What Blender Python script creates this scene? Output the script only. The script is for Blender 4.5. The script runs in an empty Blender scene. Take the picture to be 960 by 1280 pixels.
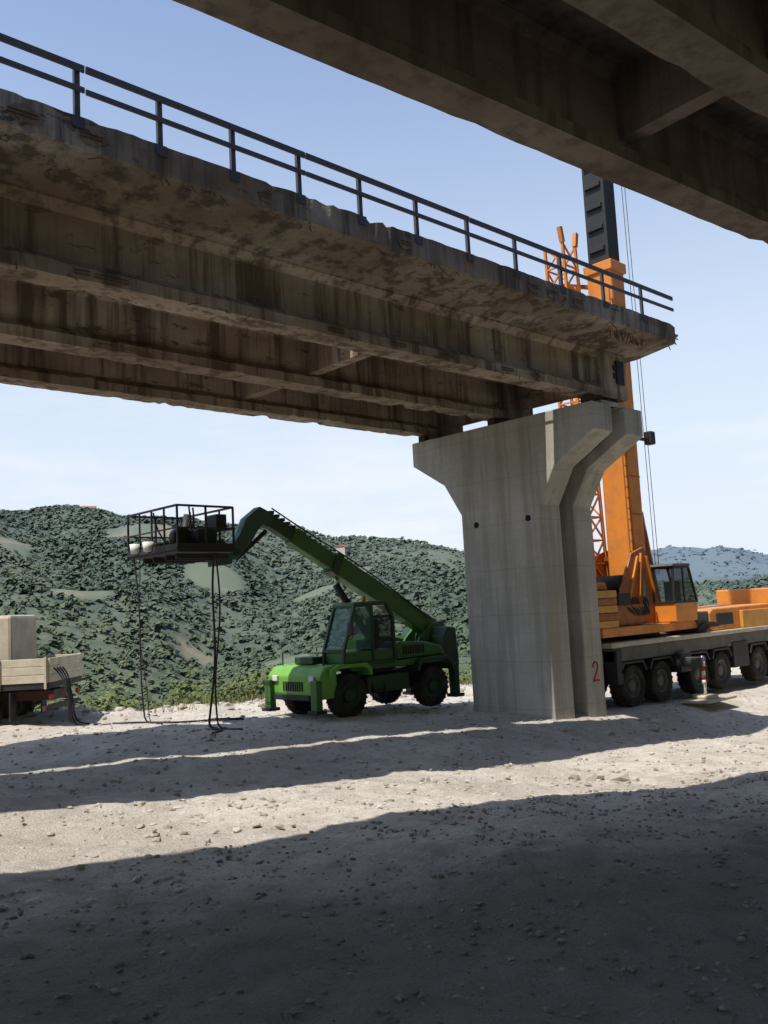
import bpy, math, random
import numpy as np
from mathutils import Vector, Matrix
random.seed(7); rng=np.random.default_rng(11)
S=bpy.context.scene
S.view_settings.view_transform='Standard'
try: S.view_settings.look='None'
except Exception: pass
S.view_settings.exposure=0; S.view_settings.gamma=1

# ------------------------------------------------------------------ noise
def _h(ix,iy,seed):
    h=(ix.astype(np.int64)*374761393+iy.astype(np.int64)*668265263+seed*1442695041)&0xffffffff
    h=((h^(h>>13))*1274126177)&0xffffffff
    h=h^(h>>16)
    return (h&0xffff)/65535.0
def vn(x,y,seed=0):
    x=np.asarray(x,float);y=np.asarray(y,float)
    ix=np.floor(x);iy=np.floor(y);fx=x-ix;fy=y-iy
    fx=fx*fx*(3-2*fx);fy=fy*fy*(3-2*fy)
    a=_h(ix,iy,seed);b=_h(ix+1,iy,seed);c=_h(ix,iy+1,seed);d=_h(ix+1,iy+1,seed)
    return (a*(1-fx)+b*fx)*(1-fy)+(c*(1-fx)+d*fx)*fy-.5
def fbm(x,y,o=4,seed=0):
    s=0;a=1;f=1
    for i in range(o):
        s=s+a*vn(x*f,y*f,seed+i*17);a*=.5;f*=2.03
    return s
def ss(a,b,x):
    t=np.clip((np.asarray(x,float)-a)/(b-a),0,1);return t*t*(3-2*t)

# ------------------------------------------------------------------ terrain height
AZ=[-180,-90,0,15,28,36,40,43,46,52,59,66,70,85,110,180]
H1=[60,20,10,4,6,16,27,40,50,62,69,77,82,86,70,60]
AZ2=[-180,0,20,23.4,26,29.7,34,41.7,46,60,180]
H2=[.02,.02,.020,.030,.043,.044,.047,.050,.053,.05,.02]
def zg_near(x,y):
    w=ss(12.0,14.8,y)
    s1=-.080*np.clip(x-10.5,-9,13)
    s2=-.052*np.clip(x-16,-8,12)
    z=s1*(1-w)+s2*w
    z=z+.22*fbm(x*.22,y*.22,3,5)+.06*fbm(x*1.1,y*1.1,3,9)
    return z
def yedge(x):
    return 24.5+np.clip(12-x,0,14)*.75+2.0*fbm(x*.12,x*0+3.3,2,21)
def zg(x,y):
    x=np.asarray(x,float);y=np.asarray(y,float)
    r=np.hypot(x,y);az=np.degrees(np.arctan2(y,x))
    d=y-yedge(x)
    k=ss(0,95,d)
    h1=np.interp(az,AZ,H1);h2=np.interp(az,AZ2,H2)*2600
    jr=r+fbm(az*.12,r*.004,2,31)*160
    rise=ss(240,730,jr)**.85
    far=-25+(h1+25)*rise
    far=far+(h1*-.5-10)*ss(800,1350,r)+(h2-h1*.5+10)*ss(1300,2600,r)-(h2+30)*.7*ss(2700,4800,r)
    amp=np.clip((r-150)/500,0,1)
    far=far+amp*(34*fbm(x*.006,y*.006,4,41)*(1-.6*ss(600,740,r)*(1-ss(740,1000,r)))+ 5*fbm(x*.03,y*.03,3,44))
    near=zg_near(x,y)+34*ss(9,62,-y)+2.5*ss(10,30,-y)*fbm(x*.05,y*.05,3,71)  # rise behind the camera is unseen, added to block sky light
    berm=.22*np.exp(-((d+1.2)/1.1)**2)*(1+1.2*fbm(x*.8,y*.8,2,51))
    return (near+berm*(np.abs(x)<60))*(1-k)+far*k-1.2*ss(0,6,d)*(1-k)
def zgs(x,y): return float(zg(np.array([x]),np.array([y]))[0])

# ------------------------------------------------------------------ node helpers
def newmat(name):
    m=bpy.data.materials.new(name);m.use_nodes=True
    nt=m.node_tree;b=nt.nodes['Principled BSDF'];return m,nt,b
def N(nt,t,**k):
    n=nt.nodes.new(t)
    for a,v in k.items(): setattr(n,a,v)
    return n
def noise(nt,vec,scale,detail=4,rough=.55):
    n=N(nt,'ShaderNodeTexNoise');n.inputs['Scale'].default_value=scale
    n.inputs['Detail'].default_value=detail;n.inputs['Roughness'].default_value=rough
    nt.links.new(vec,n.inputs['Vector']);return n.outputs['Fac']
def ramp(nt,fac,a,b,ca=(0,0,0,1),cb=(1,1,1,1)):
    r=N(nt,'ShaderNodeValToRGB');r.color_ramp.elements[0].position=a;r.color_ramp.elements[1].position=b
    r.color_ramp.elements[0].color=ca;r.color_ramp.elements[1].color=cb
    nt.links.new(fac,r.inputs[0]);return r.outputs[0]
def mix(nt,fac,a,b,mode='MIX'):
    m=N(nt,'ShaderNodeMix',data_type='RGBA',blend_type=mode)
    for i,v in ((0,fac),(6,a),(7,b)):
        if isinstance(v,(int,float)): m.inputs[i].default_value=v
        elif isinstance(v,tuple): m.inputs[i].default_value=(v+(1,))[:4]
        else: nt.links.new(v,m.inputs[i])
    return m.outputs[2]
def mapping(nt,scale=(1,1,1),coord='Object'):
    tc=N(nt,'ShaderNodeTexCoord');mp=N(nt,'ShaderNodeMapping');mp.inputs['Scale'].default_value=scale
    nt.links.new(tc.outputs[coord],mp.inputs[0]);return mp.outputs[0]
def bump(nt,b,h,strength=.3,dist=.02):
    n=N(nt,'ShaderNodeBump');n.inputs['Strength'].default_value=strength;n.inputs['Distance'].default_value=dist
    nt.links.new(h,n.inputs['Height']);nt.links.new(n.outputs[0],b.inputs['Normal'])
def mth(nt,op,a,b=None,c=None):
    n=N(nt,'ShaderNodeMath',operation=op)
    for i,v in enumerate((a,b,c)):
        if v is None: continue
        if isinstance(v,(int,float)): n.inputs[i].default_value=v
        else: nt.links.new(v,n.inputs[i])
    return n.outputs[0]
def mr(nt,o,a,b,c,d):
    n=N(nt,'ShaderNodeMapRange',interpolation_type='SMOOTHSTEP');n.inputs[1].default_value=a;n.inputs[2].default_value=b;n.inputs[3].default_value=c;n.inputs[4].default_value=d
    nt.links.new(o,n.inputs[0]);return n.outputs[0]

def concrete(name,base,stain,dark,streak=.6,form=None,spall=0.0,bstr=.4,blotch=None,rust=0):
    m,nt,b=newmat(name)
    v=mapping(nt);vs=mapping(nt,(2.2,2.2,.13));vl=mapping(nt,(.5,.5,.8))
    c=mix(nt,ramp(nt,noise(nt,vl,.9,4,.6),.38,.62),base,stain)
    if blotch: c=mix(nt,mth(nt,'MULTIPLY',ramp(nt,noise(nt,mapping(nt,(.25,.6,.6)),1.3,3,.5),.52,.64),.75),c,blotch)
    st=noise(nt,vs,1.4,4,.65)
    c=mix(nt,mth(nt,'MULTIPLY',ramp(nt,st,.47,.62),streak),c,dark)
    if rust: c=mix(nt,mth(nt,'MULTIPLY',ramp(nt,st,.28,.40,(1,1,1,1),(0,0,0,1)),rust),c,(.20,.095,.045))
    fine=noise(nt,v,9,4,.7)
    c=mix(nt,mth(nt,'MULTIPLY',ramp(nt,fine,.3,.75),.35),c,tuple(x*.55 for x in base))
    if spall>0:
        sp=ramp(nt,noise(nt,mapping(nt,(.55,.8,1.3)),1.7,6,.72),.59,.62)
        c=mix(nt,mth(nt,'MULTIPLY',sp,spall),c,tuple(x*.55 for x in stain))
        crack=ramp(nt,noise(nt,mapping(nt,(.35,1,2.4)),2.6,6,.75),.64,.67)
        c=mix(nt,mth(nt,'MULTIPLY',crack,.85*spall),c,(.035,.024,.016))
    if form:
        sx=N(nt,'ShaderNodeSeparateXYZ');nt.links.new(v,sx.inputs[0])
        wob=mth(nt,'MULTIPLY',noise(nt,v,.7,1),.10)
        z=mth(nt,'ADD',sx.outputs[2],wob)
        fr=mth(nt,'FRACT',mth(nt,'MULTIPLY',z,1/form))
        c=mix(nt,mth(nt,'MULTIPLY',mth(nt,'LESS_THAN',fr,.014),.22),c,(.16,.15,.13))
        fr2=mth(nt,'FRACT',mth(nt,'MULTIPLY',z,5/form))
        c=mix(nt,mth(nt,'MULTIPLY',mth(nt,'LESS_THAN',fr2,.08),.12),c,(.2,.19,.17))
    nt.links.new(c,b.inputs['Base Color']);b.inputs['Roughness'].default_value=.92
    b.inputs['Specular IOR Level'].default_value=.2
    bump(nt,b,fine,bstr,.03);return m

def paint(name,col,rough=.45,metal=0,dirt=.4,dcol=(.16,.12,.08),scale=3,spec=.5,bst=.08):
    m,nt,b=newmat(name);v=mapping(nt)
    n=ramp(nt,noise(nt,v,scale,4,.65),.42,.72)
    c=mix(nt,mth(nt,'MULTIPLY',n,dirt),col,dcol)
    n2=noise(nt,v,scale*7,3,.6)
    c=mix(nt,mth(nt,'MULTIPLY',ramp(nt,n2,.5,.8),dirt*.5),c,tuple(x*.5 for x in col))
    nt.links.new(c,b.inputs['Base Color']);b.inputs['Metallic'].default_value=metal
    r=mth(nt,'ADD',mth(nt,'MULTIPLY',n,.3),rough);nt.links.new(r,b.inputs['Roughness'])
    b.inputs['Specular IOR Level'].default_value=spec
    return m

M_deck=concrete('weathered_deck_concrete',(.42,.335,.25),(.26,.19,.135),(.075,.05,.034),.85,spall=.9,bstr=.5,blotch=(.52,.46,.38),rust=.55)
M_slab=concrete('slab_edge_concrete',(.32,.265,.205),(.19,.14,.10),(.06,.043,.033),.8,spall=.95,bstr=.7,blotch=(.44,.39,.33),rust=.5)
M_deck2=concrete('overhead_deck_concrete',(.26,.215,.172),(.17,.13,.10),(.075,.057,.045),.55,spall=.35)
M_pier=concrete('pier_concrete',(.58,.55,.49),(.47,.44,.385),(.27,.24,.20),.5,form=1.25,bstr=.2)
M_pierd=concrete('pier_groove_shaded_concrete',(.16,.14,.12),(.11,.095,.08),(.06,.05,.04),.7)  # pier concrete with the groove's shade put into its colour
M_brk=concrete('broken_concrete',(.34,.28,.22),(.2,.14,.10),(.07,.05,.04),.6,spall=1,bstr=1)
M_rail=paint('galvanised_rail_steel',(.09,.095,.11),.5,.5,.5,(.12,.07,.045),6)
M_rust=paint('rusty_steel',(.12,.06,.035),.8,.3,.5,(.05,.03,.02),8)
M_green=paint('machine_green_paint',(.042,.15,.024),.42,0,.5,(.07,.075,.035),2.5)
M_sungreen=paint('machine_sunlit_green_paint',(.17,.42,.05),.42,0,.4,(.16,.19,.08),2.5)  # the machine green lightened to look sunlit on nose and front fenders
M_dgreen=paint('machine_dark_green_paint',(.017,.055,.02),.45,0,.4,(.05,.05,.03),3)
M_teal=paint('boom_head_paint',(.028,.09,.055),.45,0,.4,(.05,.05,.04),3)
M_blk=paint('black_steel',(.018,.018,.02),.55,.1,.4,(.07,.06,.05),4)
M_rub=paint('tyre_rubber',(.022,.021,.02),.85,0,.7,(.11,.095,.08),2,.2)
M_org=paint('crane_orange_paint',(.76,.26,.035),.4,0,.5,(.33,.15,.06),1.6)
M_orgd=paint('crane_dark_orange_paint',(.40,.12,.025),.5,0,.5,(.12,.07,.04),3)
M_yel=paint('crane_yellow_orange_paint',(.72,.34,.05),.45,0,.5,(.33,.19,.08),2)
M_grey=paint('grey_machine_paint',(.10,.10,.095),.55,0,.5,(.1,.08,.06),3)
M_beige=paint('beige_paint',(.55,.48,.36),.5,0,.5,(.28,.22,.15),2)
M_cream=paint('cream_sideboard_paint',(.62,.55,.42),.5,0,.5,(.3,.22,.15),3)
M_red=paint('dark_red_chassis_paint',(.07,.022,.018),.6,0,.6,(.07,.05,.035),3)
M_redp=paint('red_spray_paint',(.50,.04,.03),.8,0,.1)
M_white=paint('white_plastic',(.75,.75,.72),.5,0,.2)
M_chrome=paint('hydraulic_rod_steel',(.6,.6,.6),.2,1,.1)
M_holeshade=paint('painted_recess_dark',(.015,.013,.012),.95,0,.1)  # near-black colour stands in for the shade inside openings
M_plast=paint('farmhouse_plaster',(.62,.58,.5),.9,0,.3)
M_tile=paint('farmhouse_roof_tiles',(.33,.16,.10),.9,0,.3)
def glassm(name,col,a=.35):
    m,nt,b=newmat(name);b.inputs['Base Color'].default_value=col+(1,);b.inputs['Roughness'].default_value=.08
    b.inputs['Alpha'].default_value=.6
    return m
M_glass=glassm('cab_glass',(.07,.19,.16)); M_dglass=glassm('dark_glass',(.02,.03,.03))

# ------------------------------------------------------------------ mesh helpers
def link(o,parent=None):
    S.collection.objects.link(o)
    if parent: o.parent=parent
    return o
def empty(name,loc=(0,0,0),rot=(0,0,0)):
    e=bpy.data.objects.new(name,None);e.location=loc;e.rotation_euler=rot;e.empty_display_size=.5
    return link(e)
def meshobj(name,vs,fs,mats,parent=None,fm=None,smooth=False,bevel=0,seg=2):
    me=bpy.data.meshes.new(name);me.from_pydata([tuple(v) for v in vs],[],fs)
    for m in (mats if isinstance(mats,(list,tuple)) else [mats]): me.materials.append(m)
    if fm: me.polygons.foreach_set('material_index',fm)
    if smooth: me.polygons.foreach_set('use_smooth',[True]*len(me.polygons))
    me.update();o=bpy.data.objects.new(name,me);link(o,parent)
    if bevel:
        b=o.modifiers.new('b','BEVEL');b.width=bevel;b.segments=seg;b.limit_method='ANGLE'
    return o
def fixn(o):
    import bmesh
    bm=bmesh.new();bm.from_mesh(o.data);bmesh.ops.recalc_face_normals(bm,faces=bm.faces);bm.to_mesh(o.data);bm.free();return o
CF=[(0,3,2,1),(4,5,6,7),(0,1,5,4),(1,2,6,5),(2,3,7,6),(3,0,4,7)]
def box(p,name,lo,hi,mat,bevel=.015,rot=None):
    lo=Vector(lo);hi=Vector(hi);c=(lo+hi)/2;h=(hi-lo)/2
    vs=[Vector((sx*h.x,sy*h.y,sz*h.z)) for sz in(-1,1) for sx,sy in((-1,-1),(1,-1),(1,1),(-1,1))]
    if rot:
        R=Matrix.Rotation(rot[0],3,'X') @ Matrix.Identity(3)
        R=Matrix.Rotation(rot[2],3,'Z')@Matrix.Rotation(rot[1],3,'Y')@R
        vs=[R@v for v in vs]
    return meshobj(name,[v+c for v in vs],CF,mat,p,bevel=bevel)
def frame(d):
    d=Vector(d).normalized();up=Vector((0,0,1)) if abs(d.z)<.95 else Vector((0,1,0))
    s=d.cross(up).normalized();u=s.cross(d).normalized();return d,s,u
def barmesh(p0,p1,w,h,w1=None,h1=None):
    p0=Vector(p0);p1=Vector(p1);d,s,u=frame(p1-p0)
    w1=w if w1 is None else w1;h1=h if h1 is None else h1
    vs=[]
    for p,a,b in((p0,w,h),(p1,w1,h1)):
        for sx,sy in((-1,-1),(1,-1),(1,1),(-1,1)): vs.append(p+s*(sx*a/2)+u*(sy*b/2))
    return vs,list(CF)
def bar(p,name,p0,p1,w,h,mat,bevel=.01,w1=None,h1=None):
    v,f=barmesh(p0,p1,w,h,w1,h1);return fixn(meshobj(name,v,f,mat,p,bevel=bevel))
def bars(p,name,segs,mat,bevel=0):
    V=[];F=[]
    for s in segs:
        v,f=barmesh(*s);o=len(V);V+=v;F+=[tuple(i+o for i in q) for q in f]
    return fixn(meshobj(name,V,F,mat,p,bevel=bevel))
def cyl(p,name,p0,p1,r,mat,n=20,r1=None,bevel=.0):
    p0=Vector(p0);p1=Vector(p1);d,s,u=frame(p1-p0);r1=r if r1 is None else r1
    V=[]
    for q,rr in((p0,r),(p1,r1)):
        for i in range(n):
            a=2*math.pi*i/n;V.append(q+s*(rr*math.cos(a))+u*(rr*math.sin(a)))
    F=[(i,(i+1)%n,n+(i+1)%n,n+i) for i in range(n)]+[tuple(range(n)),tuple(range(n,2*n))]
    o=fixn(meshobj(name,V,F,mat,p,bevel=bevel))
    for q in o.data.polygons:
        if len(q.vertices)==4:q.use_smooth=True
    return o
def prism(p,name,pts,y0,y1,mat,bevel=.015,axis='Y'):
    n=len(pts);V=[]
    for y in(y0,y1):
        for a,b in pts:
            V.append((a,y,b) if axis=='Y' else ((y,a,b) if axis=='X' else (a,b,y)))
    F=[(i,(i+1)%n,n+(i+1)%n,n+i) for i in range(n)]+[tuple(range(n)),tuple(range(n,2*n))]
    return fixn(meshobj(name,V,F,mat,p,bevel=bevel))
def tube(p,name,pts,r,mat,smooth=True):
    cu=bpy.data.curves.new(name,'CURVE');cu.dimensions='3D';cu.bevel_depth=r;cu.bevel_resolution=2
    sp=cu.splines.new('NURBS' if smooth else 'POLY');sp.points.add(len(pts)-1)
    for i,q in enumerate(pts): sp.points[i].co=(*q,1)
    if smooth: sp.use_endpoint_u=True;sp.order_u=3
    cu.materials.append(mat);o=bpy.data.objects.new(name,cu);return link(o,p)
def wheel(p,name,c,r,w,rimmat,lugs=True,out=-1,rimr=.55,n=40):
    c=Vector(c);prof=[(r*rimr,-w/2*.85),(r*.72,-w/2),(r*.93,-w/2*.97),(r,-w/2*.75),(r,w/2*.75),(r*.93,w/2*.97),(r*.72,w/2),(r*rimr,w/2*.85)]
    rim=[(r*rimr,-w/2*.85),(r*rimr*.93,-w/2*.8),(r*rimr*.86,-w/2*.45),(r*.3,-w/2*.25),(r*.28,-w/2*.6),(r*.2,-w/2*.72),(.001,-w/2*.72)]
    V=[];F=[];fm=[]
    def lathe(pr,mi):
        o=len(V)
        for a_,(rr,y) in enumerate(pr):
            for i in range(n):
                a=2*math.pi*i/n;V.append(c+Vector((rr*math.cos(a),y,rr*math.sin(a))))
        for k in range(len(pr)-1):
            for i in range(n):
                F.append((o+k*n+i,o+k*n+(i+1)%n,o+(k+1)*n+(i+1)%n,o+(k+1)*n+i));fm.append(mi)
    lathe(prof,0);lathe(rim,1);lathe([(a,-b) for a,b in rim],1)
    if lugs:
        L=22
        for side in(-1,1):
            for i in range(L):
                a=2*math.pi*(i+(.5 if side>0 else 0))/L
                p0=c+Vector((r*1.0*math.cos(a),0.0*side,r*1.0*math.sin(a)))
                p1=c+Vector((r*.93*math.cos(a+.12),side*w*.49,r*.93*math.sin(a+.12)))
                v,f=barmesh(p0,p1,r*.10,r*.09);o=len(V);V+=v
                for q in f:F.append(tuple(i_+o for i_ in q));fm.append(0)
    for i in range(8):
        a=2*math.pi*i/8
        q=c+Vector((r*.36*math.cos(a),0,r*.36*math.sin(a)))
        v,f=barmesh(q+Vector((0,-w*.24,0)),q+Vector((0,-w*.15,0)),.035,.035);o=len(V);V+=v
        for k in f:F.append(tuple(i_+o for i_ in k));fm.append(1)
    o=meshobj(name,V,F,[M_rub,rimmat],p,fm=fm)
    fixn(o);return o
def bulk(name,V,nv,mat,tint=None,parent=None):
    nf=len(V)//nv
    me=bpy.data.meshes.new(name);me.vertices.add(len(V));me.vertices.foreach_set('co',V.astype(np.float32).ravel())
    me.loops.add(nf*nv);me.loops.foreach_set('vertex_index',np.arange(nf*nv,dtype=np.int32))
    me.polygons.add(nf);me.polygons.foreach_set('loop_start',np.arange(0,nf*nv,nv,dtype=np.int32))
    try: me.polygons.foreach_set('loop_total',np.full(nf,nv,dtype=np.int32))
    except Exception: pass
    if tint is not None:
        a=me.attributes.new('tint','FLOAT','POINT');a.data.foreach_set('value',tint.astype(np.float32))
    me.materials.append(mat);me.update(calc_edges=True);me.validate()
    o=bpy.data.objects.new(name,me);return link(o,parent)

# ------------------------------------------------------------------ GROUND sheet
FIELDS=[(51.5,455,2.2,16),(57.5,470,2.6,26),(56.5,300,1.6,10),(62,560,2.6,16),(53.5,340,1.4,8),(66,400,2.0,12),(47.5,390,1.7,10),(70,520,1.6,14),(59,360,1.4,7),(49,520,1.6,10)]
def clear_mask(x,y):
    r=np.hypot(x,y);az=np.degrees(np.arctan2(y,x));m=0*r
    wob=vn(x*.03,y*.03,78)*1.1
    for a,rr,da,dr in FIELDS:
        d=((az-a)/da)**2+((r-rr)/dr)**2+wob
        m=np.maximum(m,1-ss(.75,1.0,d))
    return m
def region(x,y): return fbm(x*.009,y*.009,3,91)
na=520
rad=np.concatenate([[.0004],np.linspace(.1,40,300),np.geomspace(40.4,9000,250)])
th=np.linspace(0,2*math.pi,na,endpoint=False)
R_,T_=np.meshgrid(rad,th,indexing='ij')
gx=8+R_*np.cos(T_);gy=7+R_*np.sin(T_)
gz=zg(gx,gy)
nearm=np.clip(1-R_/45,0,1)
gz=gz+nearm*(.05*fbm(gx*2.6,gy*2.6,3,61)+.022*fbm(gx*11,gy*11,2,63))
for off in(0,1.9):
    dd=gy-(9.9-.16*(gx-8)+off+.5*np.sin(gx*.18))
    gz=gz-.045*np.exp(-(dd/.22)**2)*nearm
nr=len(rad);me=bpy.data.meshes.new('ground')
V=np.stack([gx.ravel(),gy.ravel(),gz.ravel()],1)
I=np.arange(nr*na).reshape(nr,na)
a=I[:-1,:];b=I[1:,:];c=np.roll(b,-1,1);d=np.roll(a,-1,1)
Q=np.stack([a,b,c,d],-1).reshape(-1,4)
me.vertices.add(len(V));me.vertices.foreach_set('co',V.astype(np.float32).ravel())
me.loops.add(Q.size);me.loops.foreach_set('vertex_index',Q.astype(np.int32).ravel())
me.polygons.add(len(Q));me.polygons.foreach_set('loop_start',np.arange(0,Q.size,4,dtype=np.int32))
try: me.polygons.foreach_set('loop_total',np.full(len(Q),4,dtype=np.int32))
except Exception: pass
me.polygons.foreach_set('use_smooth',[True]*len(Q))
fld=clear_mask(V[:,0],V[:,1]);at=me.attributes.new('field','FLOAT','POINT');at.data.foreach_set('value',fld.astype(np.float32))
hill=np.maximum(ss(1.5,9,V[:,1]-yedge(V[:,0])),ss(8,16,-V[:,1]));at=me.attributes.new('hill','FLOAT','POINT');at.data.foreach_set('value',hill.astype(np.float32))
dens=ss(-.35,.15,region(V[:,0],V[:,1]));at=me.attributes.new('wood','FLOAT','POINT');at.data.foreach_set('value',dens.astype(np.float32))
me.update(calc_edges=True);me.validate()
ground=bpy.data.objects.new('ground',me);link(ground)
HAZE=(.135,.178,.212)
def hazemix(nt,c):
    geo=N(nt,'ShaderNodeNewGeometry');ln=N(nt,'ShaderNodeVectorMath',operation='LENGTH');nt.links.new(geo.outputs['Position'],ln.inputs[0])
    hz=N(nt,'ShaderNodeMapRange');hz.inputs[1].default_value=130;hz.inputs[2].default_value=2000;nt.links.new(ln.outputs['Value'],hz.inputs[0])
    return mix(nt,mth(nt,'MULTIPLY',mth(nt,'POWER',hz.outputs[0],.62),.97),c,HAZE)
m,nt,b=newmat('gravel_and_hillside')
tc=mapping(nt)
g1=noise(nt,tc,.35,4,.6);g2=noise(nt,tc,5,5,.7);g3=noise(nt,tc,38,4,.7);g4=noise(nt,tc,1.1,4,.65)
c=mix(nt,ramp(nt,g1,.40,.60),(.70,.64,.545),(.52,.46,.385))
c=mix(nt,mth(nt,'MULTIPLY',ramp(nt,g4,.50,.66),.55),c,(.36,.30,.24))
c=mix(nt,mth(nt,'MULTIPLY',ramp(nt,g2,.42,.72),.6),c,(.30,.255,.205))
c=mix(nt,mth(nt,'MULTIPLY',ramp(nt,g3,.45,.72),.55),c,(.78,.73,.65))
vo=N(nt,'ShaderNodeTexVoronoi');vo.inputs['Scale'].default_value=22;nt.links.new(tc,vo.inputs['Vector'])
c=mix(nt,mth(nt,'MULTIPLY',ramp(nt,vo.outputs['Distance'],.1,.5,(1,1,1,1),(0,0,0,1)),.3),c,(.74,.69,.61))
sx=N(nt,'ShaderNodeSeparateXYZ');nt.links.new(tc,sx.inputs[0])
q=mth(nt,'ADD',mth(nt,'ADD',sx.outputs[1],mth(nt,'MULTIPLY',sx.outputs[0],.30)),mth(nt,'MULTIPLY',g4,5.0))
c=mix(nt,mr(nt,q,9.0,12.0,.74,0.0),c,mix(nt,g2,(.10,.078,.06),(.19,.152,.12)))  # foreground base colour darkened to deepen the shade under the deck
h1=noise(nt,tc,.02,4,.65);h2=noise(nt,tc,.12,6,.78)
hc=mix(nt,ramp(nt,h2,.38,.62),(.035,.055,.02),(.10,.118,.045))
sc_=mix(nt,ramp(nt,h2,.38,.62),(.07,.092,.034),(.165,.165,.078))
wa=N(nt,'ShaderNodeAttribute',attribute_name='wood')
hc=mix(nt,wa.outputs['Fac'],sc_,hc)
fa=N(nt,'ShaderNodeAttribute',attribute_name='field')
fc=mix(nt,ramp(nt,h1,.45,.55),(.30,.225,.14),(.145,.165,.07))
hc=mix(nt,mth(nt,'MULTIPLY',fa.outputs['Fac'],.9),hc,fc)
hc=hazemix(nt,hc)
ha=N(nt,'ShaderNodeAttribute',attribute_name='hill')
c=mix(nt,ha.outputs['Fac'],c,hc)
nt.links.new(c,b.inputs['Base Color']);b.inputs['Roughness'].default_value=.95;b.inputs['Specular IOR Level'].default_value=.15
hh=mth(nt,'ADD',noise(nt,tc,6,3,.7),mth(nt,'MULTIPLY',g3,.6))
bump(nt,b,hh,1.0,.06)
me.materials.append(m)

# ------------------------------------------------------------------ foliage masses
def leafmat(name,a,bb,haze=True):
    m,nt,b=newmat(name)
    t=N(nt,'ShaderNodeAttribute',attribute_name='tint')
    c=mix(nt,t.outputs['Fac'],a,bb)
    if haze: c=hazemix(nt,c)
    nt.links.new(c,b.inputs['Base Color']);b.inputs['Roughness'].default_value=.9;b.inputs['Specular IOR Level'].default_value=.03
    return m
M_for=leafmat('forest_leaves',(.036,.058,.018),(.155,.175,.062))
M_shr=leafmat('shrub_leaves',(.055,.08,.028),(.21,.23,.10),False)
def crowns(P,W,H,F,ls,seed,reg=None):
    r=np.random.default_rng(seed);n=len(P)
    d=r.normal(size=(n,F,3));d/=np.linalg.norm(d,axis=2,keepdims=True)
    d[:,:,2]=np.abs(d[:,:,2])*1.0-.25
    ph=r.uniform(0,6.28,(n,1));lob=1+.28*np.sin(3*np.arctan2(d[:,:,1],d[:,:,0])+ph)*np.cos(4*d[:,:,2]+ph)
    rr=(r.uniform(.55,1.08,(n,F))*lob)[...,None]
    sz=np.stack([W/2,W/2,H*.62],1)[:,None,:]
    C=P[:,None,:]+d*rr*sz+np.array([0,0,1.])*(H*.38)[:,None,None]
    nn=d+np.array([-.3,0,.9])+r.normal(size=d.shape)*.4;nn/=np.linalg.norm(nn,axis=2,keepdims=True)
    t=np.cross(nn,r.normal(size=d.shape));t/=np.linalg.norm(t,axis=2,keepdims=True)
    u=np.cross(nn,t);s=(W*ls)[:,None,None]*r.uniform(.6,1.3,(n,F,1))
    q=np.stack([C-t*s-u*s*.6,C+t*s-u*s*.9,C+t*s*.8+u*s,C-t*s*.7+u*s*.8],2)
    if reg is None: bs=r.uniform(0,1,(n,1))*.5
    else: bs=(.34-reg*.85)[:,None]+r.uniform(-.18,.18,(n,1))
    tint=np.clip(bs+r.uniform(0,.3,(n,F))+(d[:,:,2]-.3)*.25,0,1)
    return q.reshape(-1,3),np.repeat(tint.reshape(-1),4)
def scatter(n,az0,az1,r0,r1,seed,thr=-.1,spread=.45):
    r=np.random.default_rng(seed)
    az=np.radians(r.uniform(az0,az1,n));rad=np.sqrt(r.uniform(r0**2,r1**2,n))
    x=rad*np.cos(az);y=rad*np.sin(az)
    keep=(y-yedge(x)>6)
    keep&=clear_mask(x,y)<.5
    dn=region(x,y);keep&=(dn+r.uniform(-spread,spread,n))>thr
    x=x[keep];y=y[keep]
    return np.stack([x,y,zg(x,y)],1),r
P,r=scatter(60000,12,82,190,800,1,-.15)
rg=region(P[:,0],P[:,1])
W=(1.3+3.2*r.random(len(P))**1.8)*(1+.5*np.clip(rg+.1,0,.5));v1,t1=crowns(P,W,W*r.uniform(.45,.8,len(P)),8,.24,2,rg)
P,r=scatter(5000,10,50,1300,2700,3,-.1)
W=r.uniform(6,11,len(P));v2,t2=crowns(P,W,W*r.uniform(.2,.4,len(P)),7,.26,4)
bulk('distant_forest',np.concatenate([v1,v2]),4,M_for,np.concatenate([t1,t2]))
P,r=scatter(3200,5,95,60,210,5,-.3)
W=.9+2.8*r.random(len(P))**1.7;v1,t1=crowns(P,W,W*r.uniform(.6,1.0,len(P)),75,.08,6,region(P[:,0],P[:,1]))
bulk('hillside_trees',v1,4,M_for,t1)
n=200;r=np.random.default_rng(8);x=r.uniform(-12,50,n);y=yedge(x)+r.uniform(2.5,14,n)
P=np.stack([x,y,zg(x,y)-.15],1);W=r.uniform(1.0,2.6,n)
v1,t1=crowns(P,W,W*r.uniform(.6,1.2,n),420,.028,9)
bulk('rim_shrubs',v1,4,M_shr,t1)
def grass(name,x,y,hmin,hmax,blades,seed,spread=.25):
    r=np.random.default_rng(seed);n=len(x);z=zg(x,y)
    bx=x[:,None]+r.normal(0,spread,(n,blades));by=y[:,None]+r.normal(0,spread,(n,blades))
    h=r.uniform(hmin,hmax,(n,blades));a=r.uniform(0,6.28,(n,blades));ln=r.uniform(.1,.6,(n,blades))*h
    base=np.stack([bx,by,np.broadcast_to(z[:,None]-.03,bx.shape)],-1)
    w=np.stack([np.cos(a+1.57),np.sin(a+1.57),0*a],-1)*.012
    tip=base+np.stack([np.cos(a)*ln,np.sin(a)*ln,h],-1)
    q=np.stack([base-w,base+w,tip],2).reshape(-1,3)
    return bulk(name,q,3,M_grs,np.repeat(r.uniform(0,1,n*blades),3))
M_grs=leafmat('dry_grass_blades',(.09,.12,.04),(.30,.26,.14),False)
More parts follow.
